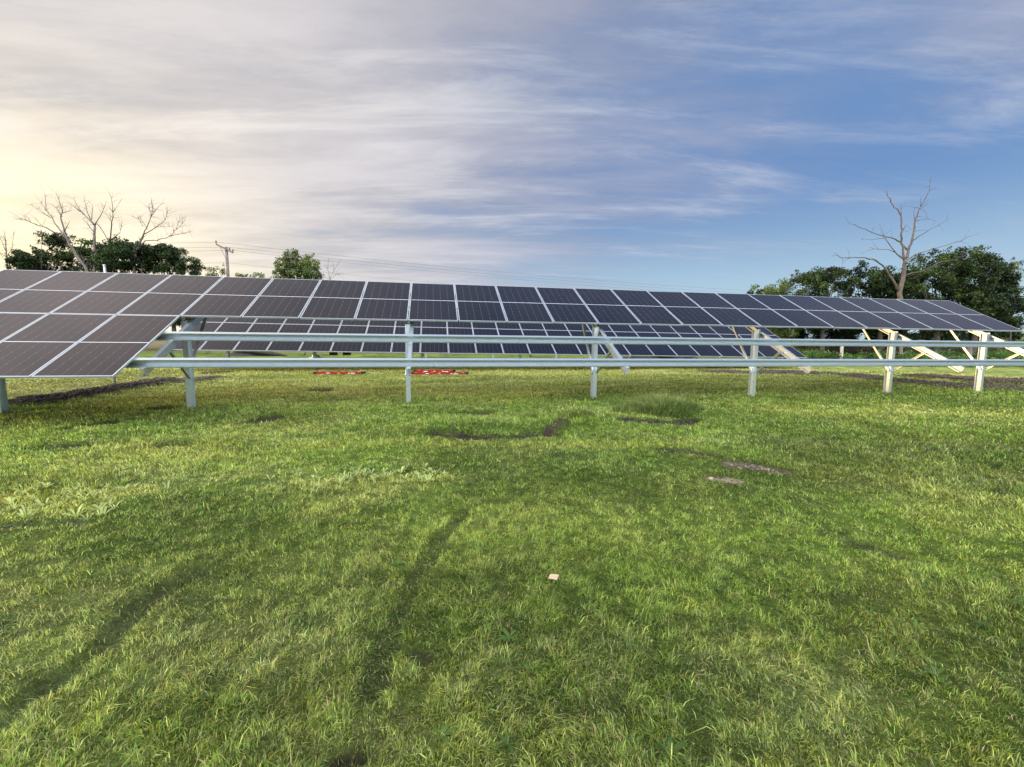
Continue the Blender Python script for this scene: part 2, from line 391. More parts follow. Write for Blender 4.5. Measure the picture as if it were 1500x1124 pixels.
# ------------------------------------------------------------------ ground sheet
def build_ground():
    na = 900
    rings = np.concatenate([np.geomspace(.25, 1.0, 12)[:-1], np.geomspace(1.0, 26, 330)[:-1], np.geomspace(26, 4000, 90)])
    th = np.linspace(0, 2*np.pi, na, endpoint=False)
    x = (rings[:, None]*np.sin(th)[None, :]).ravel(); y = (rings[:, None]*np.cos(th)[None, :]).ravel()
    x = np.append(x, 0.0); y = np.append(y, 0.0)
    soil, sc, dz_, gh, br, tall = features(x, y)
    z = height(x, y)+dz_+soil*(fbm(x*14, y*14, 77)-.5)*.05+tall*.10
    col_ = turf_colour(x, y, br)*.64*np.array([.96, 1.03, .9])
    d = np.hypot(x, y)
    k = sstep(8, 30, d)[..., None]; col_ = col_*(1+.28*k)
    # far beyond the lawn: dry brown margin and then fields
    fl = sstep(33, 40, y)*(1-sstep(90, 200, d)); k = (fl*.8)[..., None]; col_ = col_*(1-k)+np.array([.17, .13, .085])*k
    clod = (.7+.7*fbm(x*9, y*9, 78))[..., None]
    sm = (np.clip(soil*1.1, 0, 1))[..., None]
    sc_n = sc/np.maximum(soil, 1e-3)[..., None]
    col_ = col_*(1-sm)+np.clip(sc_n, 0, .4)*clod*sm
    n = len(rings); i = np.arange(n-1)[:, None]*na; j = np.arange(na)[None, :]; j2 = (j+1) % na
    quads = np.stack([i+j, i+j2, i+na+j2, i+na+j], -1).reshape(-1, 4)[:, ::-1]
    c = len(x)-1; tri = np.stack([np.full(na, c), (np.arange(na)+1) % na, np.arange(na)], -1)[:, ::-1]
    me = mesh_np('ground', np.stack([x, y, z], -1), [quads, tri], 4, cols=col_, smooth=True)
    m, t, b = new_mat('turf_ground')
    at = N(t, 'ShaderNodeAttribute', attribute_name='col'); geo = N(t, 'ShaderNodeNewGeometry')
    mp = N(t, 'ShaderNodeMapping'); LK(t, geo.outputs['Position'], mp.inputs[0]); mp.inputs['Rotation'].default_value = (0, 0, R(-10.6)); mp.inputs['Scale'].default_value = (.45, 1.6, 1)
    n1 = noise(t, geo.outputs['Position'], 22, 6, .7); n2 = noise(t, mp.outputs[0], 3.0, 7, .65)
    f = math_n(t, 'ADD', math_n(t, 'MULTIPLY', n1, .8), math_n(t, 'MULTIPLY', n2, .8))
    f = maprange(t, f, .55, 1.05, .45, 1.55)
    cc = N(t, 'ShaderNodeCombineXYZ')
    for q in range(3): LK(t, f, cc.inputs[q])
    LK(t, mixc(t, 1.0, at.outputs['Color'], cc.outputs[0], 'MULTIPLY'), b.inputs['Base Color'])
    b.inputs['Roughness'].default_value = .95; b.inputs['Specular IOR Level'].default_value = .1
    bp = N(t, 'ShaderNodeBump'); bp.inputs['Strength'].default_value = .9; bp.inputs['Distance'].default_value = .05
    LK(t, f, bp.inputs['Height']); LK(t, bp.outputs[0], b.inputs['Normal'])
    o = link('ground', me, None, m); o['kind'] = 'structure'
build_ground()

# ------------------------------------------------------------------ grass blades (uncountable: one object)
def blades(x, y, z, hgt, wid, colr, lean_amt=.55, lean_dir=None):
    n = len(x); az = RNG.uniform(0, 2*np.pi, n); fx, fy = np.cos(az), np.sin(az)
    la = RNG.uniform(0, 2*np.pi, n) if lean_dir is None else lean_dir+RNG.normal(0, 1.0, n)
    le = np.abs(RNG.normal(0, lean_amt, n))+.08
    lx, ly = np.cos(la)*le, np.sin(la)*le
    b = np.stack([x, y, z], -1); s = np.stack([fx, fy, np.zeros(n)], -1)*(wid/2)[:, None]
    l1 = np.stack([lx*.35, ly*.35, np.full(n, .58)], -1)*hgt[:, None]
    l2 = np.stack([lx, ly, np.clip(1-.35*le, .35, 1)], -1)*hgt[:, None]
    V = np.stack([b-s, b+s, b+l1+s*.85, b+l1-s*.85, b+l2], 1).reshape(-1, 3)
    o = (np.arange(n)*5)[:, None]
    q = np.concatenate([o, o+1, o+2, o+3], 1); t = np.concatenate([o+3, o+2, o+4], 1)
    c = np.repeat(colr[:, None, :], 5, 1).copy()
    return V, q, t, c.reshape(-1, 3)
def build_grass():
    NB = 1350000
    rr = RNG.uniform(0, 1, NB)
    # inverse cdf of density ~ r^-1.45 (per area) for r in [1.0, 27]
    p = .30; a0, a1 = 1.05**p, 27**p
    r = (a0+rr*(a1-a0))**(1/p); th = RNG.uniform(-1.12, 1.12, NB)
    x = r*np.sin(th); y = r*np.cos(th)
    # gather into little bunches
    x += (vnoise(x*38, y*38, 5)-.5)*.03; y += (vnoise(x*38+9, y*38, 6)-.5)*.03
    soil, sc, dz_, gh, br, tall = features(x, y)
    keep = RNG.uniform(0, 1, NB) > np.where(soil > .62, np.clip(soil*1.15, 0, .97), soil*.25)
    thin = fbm(x*6, y*6, 88); keep &= RNG.uniform(0, 1, NB) > np.clip((thin-.54)*1.8, 0, .35)*(1-tall)
    x, y, r, gh, br, tall, dz_, soil = [q[keep] for q in (x, y, r, gh, br, tall, dz_, soil)]
    n = len(x)
    z = height(x, y)+dz_+tall*.10-.006
    cl_ = fbm(x*13, y*13, 92); hv = .009+.016*fbm(x*1.3, y*1.3, 91)+.019*sstep(.30, .70, cl_)+.012*(x*x+y*y > 36)
    h = hv*RNG.lognormal(0, .30, n)*(.45+.55*gh)*(1+.012*r)
    h = h+tall*RNG.uniform(.02, .26, n)
    w = np.maximum(.0034, r*.00100)*RNG.uniform(.7, 1.35, n)
    w *= 1+.8*br*(RNG.uniform(0, 1, n) > .6)
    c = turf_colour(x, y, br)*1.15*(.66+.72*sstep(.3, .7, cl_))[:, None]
    c = c*(1-.55*np.clip(soil, 0, .6)/.6)[:, None]; v = RNG.lognormal(.03, .46, n)[:, None]; c = c*v
    u = RNG.uniform(0, 1, n)
    straw = (u < .05+.07*sstep(.45, .65, fbm(x*2.1, y*2.1, 95)))[:, None]
    c = np.where(straw, np.array([.36, .31, .15])*RNG.uniform(.6, 1.15, n)[:, None], c)
    dk = (u > .80)[:, None]; c = np.where(dk, c*np.array([.55, .72, .6]), c)
    yl = ((u > .5) & (u < .62))[:, None]; c = np.where(yl, c*np.array([1.45, 1.3, 1.1]), c)
    # flowering tips on the long tufts are pale
    tp = ((tall > .3) & (RNG.uniform(0, 1, n) > .8))[:, None]; c = np.where(tp, np.array([.33, .30, .16]), c)
    # the unmown tufts by the third post
    TX, TY, TH = [], [], []
    for (cx, cy), r_, s_ in TUFT:
        k_ = int(9000*s_*r_); a_ = RNG.uniform(0, 6.283, k_); q_ = RNG.uniform(0, 1, k_)**.6*r_
        TX.append(cx+q_*np.cos(a_)*1.1); TY.append(cy+q_*np.sin(a_)*.7); TH.append((.10+.42*s_*(1-(q_/r_)**2))*RNG.uniform(.45, 1.15, k_))
    TX, TY, TH = map(np.concatenate, (TX, TY, TH)); k_ = len(TX)
    pale = RNG.uniform(0, 1, k_) > .80
    tc_ = np.where(pale[:, None], np.array([.27, .29, .12]), np.array([.095, .155, .028]))*RNG.lognormal(0, .3, k_)[:, None]
    TH = np.where(pale, TH*1.25, TH)
    x = np.concatenate([x, TX]); y = np.concatenate([y, TY]); z = np.concatenate([z, height(TX, TY)-.01]); h = np.concatenate([h, TH])
    w = np.concatenate([w, np.where(pale, .006, .010)]); c = np.concatenate([c, tc_])
    ld = fbm(x*.9, y*.9, 97)*10+fbm(x*16, y*16, 98)*9
    V, q, t, cc = blades(x, y, z, h, w, np.clip(c, .008, .6), .85, ld)
    me = mesh_np('grass', V, [q, t], 4, cols=cc)
    o = link('grass', me, None, M_GRASS)
    tag(o, 'short mown green lawn grass with dry straw bits and longer tufts', 'grass', kind='stuff')
build_grass()

def build_broadleaf():
    """dandelion-like rosettes and clover scattered in the turf"""
    Vs, Qs, Cs = [], [], []; off = 0
    spots = []
    for pts, hw, n in ((gp((0, 735), (90, 742), (190, 724)), .25, 60), (gp((440, 712), (640, 700)), .22, 60), (gp((130, 765), (180, 745)), .1, 8)):
        for _ in range(n):
            i = random.randrange(len(pts)-1); t = random.random()
            spots.append((pts[i][0]*(1-t)+pts[i+1][0]*t+random.gauss(0, hw), pts[i][1]*(1-t)+pts[i+1][1]*t+random.gauss(0, hw*.8), random.uniform(.04, .085), 1))
    for _ in range(70):
        r = random.uniform(1.3, 9)**1.0; a = random.uniform(-.95, .95)
        spots.append((r*math.sin(a), r*math.cos(a), random.uniform(.025, .06), 0))
    for sx, sy, L, kind in spots:
        z0 = float(height(np.array([sx]), np.array([sy]))[0]); nl = random.randint(5, 10); a0 = random.uniform(0, 6.28)
        base = np.array((.36, .42, .15) if kind else (.065, .115, .022))*random.uniform(.7, 1.3)
        for k in range(nl):
            a = a0+k*6.283/nl+random.gauss(0, .25); l = L*random.uniform(.6, 1.2); d = np.array([math.cos(a), math.sin(a)]); s = np.array([-d[1], d[0]])
            rise = random.uniform(.5, 1.1) if kind else random.uniform(.2, .6); w = l*(random.uniform(.07, .12) if kind else random.uniform(.12, .2))
            prof = [(.0, .3, .0), (.45, 1.0, .75), (.85, .8, 1.0), (1.05, .1, .8)]
            for f, ww, zz in prof:
                for sg in (-1, 1):
                    q = d*f*l+s*sg*ww*w; Vs.append((sx+q[0], sy+q[1], z0+.012+zz*rise*l)); Cs.append(base)
            for i in range(3): Qs.append((off+2*i, off+2*i+1, off+2*i+3, off+2*i+2))
            off += 8
    me = mesh_np('lawn_weeds', np.array(Vs), np.array(Qs), 4, cols=np.clip(np.array(Cs), 0, 1))
    o = link('lawn_weeds', me, None, M_GRASS); tag(o, 'broad leaved lawn weeds growing among the mown grass', 'weeds', kind='stuff')
build_broadleaf()

def build_clods():
    """crumbs of soil on the bare patches"""
    g_ = np.random.default_rng(5); X, Y, S, C = [], [], [], []
    for pts, hw, h, c, s, g in FEAT:
        if s < .7 or len(pts) < 2: continue
        P_ = np.array(pts); L = float(np.hypot(*(P_[1:]-P_[:-1]).T).sum()); n = int(min(5000, 900*L*hw))
        i = g_.integers(0, len(P_)-1, n); t = g_.uniform(0, 1, n)[:, None]; q = P_[i]*(1-t)+P_[i+1]*t+g_.normal(0, hw*.48, (n, 2))
        X.append(q[:, 0]); Y.append(q[:, 1]); S.append(np.minimum(g_.lognormal(-5.0, .5, n), .016)*(1+np.hypot(q[:, 0], q[:, 1])*.075)); C.append(np.array(c)*g_.uniform(.5, 1.8, n)[:, None])
    X, Y, S, C = map(np.concatenate, (X, Y, S, C)); n = len(X)
    Z = height(X, Y)+features(X, Y)[2]
    cube = np.array([(-1, -1, -1), (1, -1, -1), (1, 1, -1), (-1, 1, -1), (-.8, -.8, 1), (.8, -.8, 1), (.8, .8, 1), (-.8, .8, 1)], float)
    V = cube[None]*g_.uniform(.3, 1.2, (n, 8, 3))*np.array([1, 1, .7]); a = g_.uniform(0, 6.283, n); ca, sa = np.cos(a)[:, None], np.sin(a)[:, None]
    V = np.stack([V[..., 0]*ca-V[..., 1]*sa, V[..., 0]*sa+V[..., 1]*ca, V[..., 2]], -1)*S[:, None, None]+np.stack([X, Y, Z+S*.25], -1)[:, None]
    fc = np.array([(0, 3, 2, 1), (4, 5, 6, 7), (0, 1, 5, 4), (1, 2, 6, 5), (2, 3, 7, 6), (3, 0, 4, 7)])
    F = (fc[None]+(np.arange(n)*8)[:, None, None]).reshape(-1, 4)
    me = mesh_np('soil_clods', V.reshape(-1, 3), F, 4, cols=np.clip(np.repeat(C, 8, 0), 0, .5))
    m, t, b = new_mat('clods'); at = N(t, 'ShaderNodeAttribute', attribute_name='col'); LK(t, at.outputs['Color'], b.inputs['Base Color']); b.inputs['Roughness'].default_value = .95
    o = link('soil_clods', me, None, m); tag(o, 'loose crumbs of soil lying on the bare patches of the lawn', 'soil', kind='stuff')
build_clods()

# ------------------------------------------------------------------ solar arrays
PW, PH, PP, PR = 1.134, 2.278, 1.154, 2.298     # panel size, pitch along the row and up the slope
ORD = 'first second third fourth fifth sixth seventh eighth ninth tenth eleventh twelfth thirteenth fourteenth fifteenth sixteenth seventeenth eighteenth nineteenth twentieth twenty-first twenty-second twenty-third twenty-fourth'.split()
U0 = np.array([.98298, .18370, -.0015]); V0 = np.array([-.16111, .86594, .47349])
class Table:
    def __init__(s, O, u, v):
        s.u = u/np.linalg.norm(u); v = v-s.u*(v@s.u); s.v = v/np.linalg.norm(v); s.n = np.cross(s.u, s.v); s.O = np.array(O, float)
    def P(s, a, b, c=0.0): return s.O+s.u*a+s.v*b+s.n*c
    def mat(s, a, b, c=0.0):
        p = s.P(a, b, c); u, v, n = s.u, s.v, s.n
        return Matrix(((u[0], v[0], n[0], p[0]), (u[1], v[1], n[1], p[1]), (u[2], v[2], n[2], p[2]), (0, 0, 0, 1)))
front = Table((-3.528, 9.570, CAM_H+.4234), U0, V0)
rear = Table((-6.026, 16.90, CAM_H-.556), U0+np.array([0, 0, -.0085]), V0)

X3 = np.eye(3)
def panel_meshes():
    f = MB(); fwid, th = .020, .035
    for sx in (-1, 1): f.box((sx*(PW-fwid)/2, 0, -th/2), (fwid, PH, th))
    for sy in (-1, 1): f.box((0, sy*(PH-fwid)/2, -th/2), (PW-2*fwid, fwid, th))
    fm = f.mesh('frame'); fm.materials.append(M_ALU)
    hx, hy = PW/2-fwid, PH/2-fwid; z1, z0 = -.003, -.009
    gm = bpy.data.meshes.new('cell_glass')
    gm.from_pydata([(-hx, -hy, z1), (hx, -hy, z1), (hx, hy, z1), (-hx, hy, z1), (-hx, -hy, z0), (hx, -hy, z0), (hx, hy, z0), (-hx, hy, z0)], [],
                   [(0, 1, 2, 3), (7, 6, 5, 4), (0, 4, 5, 1), (1, 5, 6, 2), (2, 6, 7, 3), (3, 7, 4, 0)])
    uvl = gm.uv_layers.new(name='UVMap')
    for li, uv in enumerate([(0, 0), (1, 0), (1, 1), (0, 1)]): uvl.data[li].uv = uv
    gm.materials.append(M_GLASS); gm.materials.append(M_BACK); gm.polygons[1].material_index = 1; gm.update()
    j = MB(); 
    j.box((0, 0, -.018), (.30, .05, .017))
    jm = j.mesh('junction_box'); jm.materials.append(M_BLK)
    return fm, gm, jm
FM, GM, JM = panel_meshes()
def panel(tb, col_i, row_i, label, group):
    jit = random.gauss(0, .0015)
    r = empty('solar_panel'); r.matrix_world = tb.mat((col_i+.5)*PP, row_i*PR+PH/2, 0.0)@Matrix.Rotation(random.gauss(0, .0022), 4, 'X')@Matrix.Rotation(random.gauss(0, .0022), 4, 'Y')
    tag(r, label, 'solar panel', group)
    link('frame', FM, r); link('cell_glass', GM, r); link('junction_box', JM, r)
for i in range(-7, 17):
    panel(front, i, 0, f'solar panel in the upper row of the nearest array, {ORD[i+7]} from left', 'solar panels of the nearest array')
for i in range(-7, -3):
    panel(front, i, -1, f'solar panel in the short lower row of the nearest array, {ORD[i+7]} from left', 'solar panels of the nearest array')
for i in range(-6, 18):
    for rw, nm in ((0, 'lower'), (1, 'upper')):
        panel(rear, i, rw, f'solar panel in the {nm} row of the array behind, {ORD[i+6]} from left', 'solar panels of the array behind')

def c_prof(d, w1, w2, t, lip):
    """C section: web on the b axis from 0 down to -d, flanges towards -a, closed outline"""
    return [(0, 0), (-w1, 0), (-w1, -lip), (-w1+t, -lip), (-w1+t, -t), (-t, -t), (-t, -d+t), (-w2+t, -d+t), (-w2+t, -d+lip), (-w2, -d+lip), (-w2, -d), (0, -d)]
PUR_D, RAF_D = .155, .15
def purlin(tb, u0, u1, v, label, group):
    mb = MB(); mb.extrude(c_prof(PUR_D, .075, .095, .005, .022), tb.P(u0, v+.04, -.037), tb.P(u1, v+.04, -.037), tb.v, tb.n)
    o = mb.build('purlin', M_GALV); tag(o, label, 'purlin', group)
    return o
def beam_between(p0, p1, w, d, side):
    """small C channel brace between two points"""
    p0 = np.array(p0); p1 = np.array(p1); ax = (p1-p0)/np.linalg.norm(p1-p0); a = side-ax*(side@ax); a /= np.linalg.norm(a); b = np.cross(ax, a)
    mb = MB(); t = .005
    mb.extrude([(0, 0), (w, 0), (w, t), (t, t), (t, d-t), (w, d-t), (w, d), (0, d)], p0-b*d/2, p1-b*d/2, a, b); return mb
hz = lambda q: float(height(np.array([q[0]]), np.array([q[1]]))[0])
def support(tb, u, vlo, vhi, vpost, label, group):
    rtop = -.037-PUR_D-.002
    pc = tb.P(u, vpost, rtop-RAF_D*.6); g = hz(pc)
    root = empty('support_frame', (pc[0], pc[1], g)); tag(root, label, 'support frame', group)
    inv = np.array([pc[0], pc[1], g])
    def put(mb, name, mat=M_GALV, par=root):
        mb.v = [tuple(np.array(q)-inv) for q in mb.v]; return mb.build(name, mat, par)
    hu = np.array([tb.u[0], tb.u[1], 0]); hu /= np.linalg.norm(hu); hv = np.array([-hu[1], hu[0], 0])
    # rafter: C channel opening to the left, web on the right
    mb = MB(); a = tb.u; b = tb.n; off = .065
    prof = [(p+.0, q) for p, q in c_prof(RAF_D, .075, .075, .006, .018)]
    mb.extrude(prof, tb.P(u+off+.08, vlo, rtop), tb.P(u+off+.08, vhi, rtop), a, b); put(mb, 'rafter')
    # H section post, flanges square to the view
    d, w, t = .155, .102, .008; top = pc[2]+.10
    P0 = np.array([pc[0], pc[1], g-.25]); P1 = np.array([pc[0], pc[1], top])
    prof = [(-w/2, -d/2), (w/2, -d/2), (w/2, -d/2+t), (t/2, -d/2+t), (t/2, d/2-t), (w/2, d/2-t), (w/2, d/2), (-w/2, d/2), (-w/2, d/2-t), (-t/2, d/2-t), (-t/2, -d/2+t), (-w/2, -d/2+t)]
    mb = MB(); mb.extrude(prof, P0, P1, hu, hv); put(mb, 'post')
    zb = g+.70; s = w/2+.012
    pb = np.array([pc[0], pc[1], zb])
    # braces to the rafter, front and back
    mb = beam_between(pb-hu*s-hv*.02, tb.P(u-.04, vpost+1.25, rtop-RAF_D*.8), .045, .05, hu); put(mb, 'brace')
    mb = beam_between(pb+hu*s-hv*.06, tb.P(u+.10, vpost-.95, rtop-RAF_D*.8), .045, .05, -hu); put(mb, 'brace')
    # plate joining post and rafter, with bolts
    mb = MB(); mb.box(pc+hu*.062+np.array([0, 0, .02]), (.008, .17, .20), (hu, hv, np.array([0, 0, 1.0]))); put(mb, 'gusset_plate')
    mb = MB(); mb.tube([pb-hu*(s+.02), pb+hu*(s+.02)], .010, 6); put(mb, 'bolt')
    if tb is front:
        for q in (-.05, .05):
            mb = MB(); mb.tube([pc+hu*.066+hv*q, pc+hu*.080+hv*q], .011, 6); put(mb, 'bolt')
    # clip angles holding the purlins
    for vv in [q for q in (-1.69, -.68, .62, 1.66) if vlo-.2 < q+tb_shift(tb) < vhi+.2]:
        c = tb.P(u+.02, vv+.045+tb_shift(tb), rtop+.045); mb = MB(); mb.box(c, (.09, .006, .10), (tb.u, tb.v, tb.n)); mb.box(c+tb.v*.03-tb.n*.044, (.09, .06, .006), (tb.u, tb.v, tb.n)); put(mb, 'purlin_clip')
    return root
def tb_shift(tb): return PR if tb is rear else 0.0
def word_post(i, n): return ORD[i]
fpos = [-6, -3.02, .98, 5.0, 9.02, 13.0, 16.0]
for i, k in enumerate(fpos):
    support(front, k*PP, -1.80, 1.95, .10, f'galvanised steel post with sloping rafter and braces under the nearest array, {ORD[i]} from the left', 'support frames of the nearest array')
rpos = [-5, -2, 2, 6, 10, 14, 17]
for i, k in enumerate(rpos):
    support(rear, k*PP, -2.03+PR, 1.95+PR, .10+PR, f'galvanised steel post with rafter and braces under the array behind, {ORD[i]} from the left', 'support frames of the array behind')
pl = ['lowest long steel purlin of the nearest array, bare along its right part', 'second lowest long steel purlin of the nearest array, bare along its right part',
      'long steel purlin under the lower half of the upper panels, nearest array', 'topmost long steel purlin under the upper panels, nearest array']
for v, l in zip((-1.69, -.68, .62, 1.66), pl): purlin(front, -7*PP+.03, 17*PP-.03, v, l, 'purlins of the nearest array')
pl = ['lowest long steel purlin under the array behind', 'second lowest long steel purlin under the array behind', 'third lowest long steel purlin under the array behind', 'topmost long steel purlin under the array behind']
for v, l in zip((.57, 1.71, .57+PR, 1.71+PR), pl): purlin(rear, -6*PP+.03, 18*PP-.03, v, l, 'purlins of the array behind')

# bare posts further off for another array
for i, px_ in enumerate((624, 722, 815, 905, 1001)):
    p = W(px_, 520, 28.5+.8*i); g = hz(p); r = MB(); w, d, t = .10, .15, .010
    prof = [(-w/2, -d/2), (w/2, -d/2), (w/2, -d/2+t), (t/2, -d/2+t), (t/2, d/2-t), (w/2, d/2-t), (w/2, d/2), (-w/2, d/2), (-w/2, d/2-t), (-t/2, d/2-t), (-t/2, -d/2+t), (-w/2, -d/2+t)]
    r.extrude(prof, (p[0], p[1], g-.2), (p[0], p[1], g+1.25), np.array([.983, .184, 0]), np.array([-.184, .983, 0]))
    tag(r.build('steel_post', M_GALV), f'bare steel post standing in the grass beyond both arrays, {ORD[i]} from the left', 'post', 'bare posts beyond the arrays')

# ------------------------------------------------------------------ things under the arrays
def local_root(name, p, label, cat, group=None, rz=0):
    r = empty(name, tuple(p)); r.rotation_euler = (0, 0, rz); return tag(r, label, cat, group)
def ladder(px0, px1, py_, L_sections, label):
    a = G(px0, py_); b = G(px1, py_); L = float(np.hypot(b[0]-a[0], b[1]-a[1])); rz = math.atan2(b[1]-a[1], b[0]-a[0])
    r = local_root('ladder', (a[0], a[1], hz(a)+.035), label, 'ladder', 'red fibreglass ladders', rz)
    red = MB(); w = .30
    for y_, z_, x0, x1 in L_sections:
        x0 *= L; x1 *= L
        for yy in (y_, y_+w):
            red = MB(); t = .006; prof = [(0, 0), (.03, 0), (.03, t), (t, t), (t, .08-t), (.03, .08-t), (.03, .08), (0, .08)]
            red.extrude(prof, (x0, yy, z_), (x1, yy, z_), np.array([0, 1.0, 0]), np.array([0, 0, 1.0])); red.build('rail', M_RED, r)
        n = max(3, int((x1-x0)/.29))
        for k in range(n):
            x = x0+(k+.5)*(x1-x0)/n; g = MB(); g.tube([(x, y_+.01, z_+.055), (x, y_+w+.02, z_+.055)], .016, 8); g.box((x, y_+.03, z_+.088), (.07, .06, .012)); g.build('rung', M_ALU, r)
        for x in (x0, x1):
            for yy in (y_, y_+w): q = MB(); q.box((x, yy+.015, z_+.04), (.09, .05, .095)); q.build('foot', M_BLK, r)
        for k, (fx, ww, mt) in enumerate(((.28, .14, M_WHITE), (.50, .10, M_YEL), (.72, .07, M_WHITE), (.80, .16, M_WHITE))):
            s = MB(); s.box((x0+(x1-x0)*fx, y_-.002, z_+.036), (ww, .003, .028)); s.build('sticker', mt, r)
    return r
ladder(461, 531, 549.5, [(0, .0, 0, 1)], 'red ladder lying flat on the grass, left of the two')
ladder(603, 684, 549.5, [(0, .0, 0, 1), (.05, .08, .05, .76)], 'red extension ladder of two sections lying behind the post, right of the two')

p = G(459, 527.5); r = local_root('tool_heap', p, 'small heap of cream packing and dark tools on the grass', 'heap')
rg = np.random.default_rng(3)
def lump(c, s, mat, name, par, seed, bump=.25, sub=3):
    import bmesh
    bm = bmesh.new(); bmesh.ops.create_icosphere(bm, subdivisions=sub, radius=1)
    g_ = np.random.default_rng(seed); ph = g_.uniform(0, 6.28, (6, 3)); fr = g_.uniform(1.5, 7, (6, 3))
    for v in bm.verts:
        q = np.array(v.co); d_ = sum(math.sin(fr[i]@q+ph[i, 0]) for i in range(6))/6*bump*1.6
        v.co = Vector(q*(1+d_)*np.array(s)+np.array(c))
    me = bpy.data.meshes.new(name); bm.to_mesh(me); bm.free()
    return link(name, me, par, mat)
lump((-.18, 0, .06), (.22, .18, .08), M_CREAM, 'wrapping', r, 1, .35)
lump((-.38, .02, .04), (.16, .12, .05), M_CREAM, 'wrapping', r, 2, .35)
lump((.20, .05, .14), (.24, .18, .17), M_BLK, 'tool_bag', r, 4, .3)
lump((-.05, .05, .18), (.06, .05, .12), M_CREAM, 'wrapping', r, 6, .3)
for k in range(7):
    q = MB(); a = rg.uniform(-1, 1, 3)*.25; q.tube([(.2, 0, .16), (.25+a[0], a[1]*.4, .18+abs(a[2])*.6)], .012, 5); q.build('tool_handle', M_ALU if k % 2 else M_BLK, r)

for i, px_ in enumerate((488.5, 508)):
    pt = W(px_, 515.5, 17.25); r = local_root('junction_cabinet', (pt[0], pt[1], pt[2]-.16), ('left' if i == 0 else 'right')+' of two black boxes hanging under the lower edge of the array behind', 'electrical box', 'black boxes under the array behind', R(10.6))
    q = MB(); q.box((0, 0, .17), (.30, .16, .30)); ob = q.build('housing', M_BLK, r); bv = ob.modifiers.new('b', 'BEVEL'); bv.width = .012; bv.segments = 2
    q = MB(); q.box((0, -.083, .16), (.26, .008, .25)); q.build('lid', M_BLK, r)
    q = MB()
    for s in (-.08, .08): q.tube([(s, 0, .32), (s, .35, .62)], .008, 5)
    q.build('hanger', M_GALV, r)

# dark piles of mulch far behind
for (xa, xb, py_, Yd, hh, l) in ((333, 410, 521, 31, .50, 'long low pile of black soil behind the left part of the arrays'), (925, 1012, 522, 31, .5, 'long low pile of black soil behind the middle of the arrays')):
    a = W(xa, py_, Yd); b = W(xb, py_, Yd); c = (a+b)/2; L = float(b[0]-a[0])
    r = lump((0, 0, 0), (L/2*1.05, .9, hh), M_MULCH, 'soil_pile', None, int(xa), .35, 5); r.location = (c[0], c[1], hz(c)); tag(r, l, 'soil pile', 'black soil piles')

# scrap of cardboard in the foreground
p = G(810, 857); z = hz(p)+.045
r = MB(); hw, hd = .028, .017
vs = []
for k in range(5):
    for j in (-1, 1): x = -hw+2*hw*k/4; vs.append((x, j*hd+(.004*k if j > 0 else .002*k), .004*math.sin(k*1.1)+.002*j))
vs2 = [(a_, b_, c_-.0012) for a_, b_, c_ in vs]
fs = [(2*k, 2*k+2, 2*k+3, 2*k+1) for k in range(4)]+[(10+2*k+1, 10+2*k+3, 10+2*k+2, 10+2*k) for k in range(4)]
fs += [(0, 10, 12, 2), (2, 12, 14, 4), (4, 14, 16, 6), (6, 16, 18, 8), (1, 3, 13, 11), (3, 5, 15, 13), (5, 7, 17, 15), (7, 9, 19, 17), (0, 1, 11, 10), (8, 18, 19, 9)]
r.add(vs+vs2, fs); o = r.build('cardboard_scrap', M_CARD); o.location = (p[0], p[1], z); o.rotation_euler = (R(14), R(-4), R(-24))
tag(o, 'small tan scrap of cardboard lying on the foreground grass', 'litter')

# white pole tip showing behind the array
pt = W(153, 390, 13.2); g = hz(pt)
r = MB(); r.tube([(pt[0], pt[1], g), (pt[0], pt[1], pt[2])], .032, 10); r.tube([(pt[0], pt[1], pt[2]), (pt[0], pt[1], pt[2]+.04)], .038, 10)
tag(r.build('white_pole', M_ALU, None, True), 'thin white pole whose tip shows above the panels in front of the left trees', 'pole')

# ------------------------------------------------------------------ utility pole and wires
PY = 42.0
ptop = W(331.5, 362, PY); pg = hz(ptop)
def utility_pole(base, top, arm, label):
    r = local_root('utility_pole', base, label, 'utility pole', 'wooden utility poles')
    H = top[2]-base[2]
    q = MB(); q.tube([(0, 0, -.3), (0, 0, H*.5), (0, 0, H)], [.17, .15, .12], 10); q.build('pole', M_POLE, r, True)
    e0, e1 = arm; q = MB(); e0 = np.array(e0); e1 = np.array(e1); ax = (e1-e0)/np.linalg.norm(e1-e0); s = np.cross(ax, [0, 0, 1.0]); s /= np.linalg.norm(s); u_ = np.cross(s, ax)
    q.box((e0+e1)/2+np.array([0, -.17, 0]), (float(np.linalg.norm(e1-e0)), .11, .13), (ax, s, u_)); q.build('crossarm', M_POLE, r)
    q = MB(); q.tube([(0, -.2, H-1.1), (e0*.55+np.array([0, -.2, (H-.25)*.45]))], .02, 5); q.build('arm_brace', M_POLE, r)
    for e in (e0, e1, (e0*.2+e1*.8)):
        q = MB(); q.tube([e+np.array([0, -.17, .05]), e+np.array([0, -.17, .22]), e+np.array([0, -.17, .34])], [.03, .075, .05], 8); q.build('insulator', M_POLE, r)
    return r
base = np.array([ptop[0], ptop[1], pg])
aL = W(318.5, 358.5, PY)-base; aR = W(343, 371, PY)-base
utility_pole(base, ptop, (aL, aR), 'wooden utility pole with a tilted crossarm behind the left part of the array')
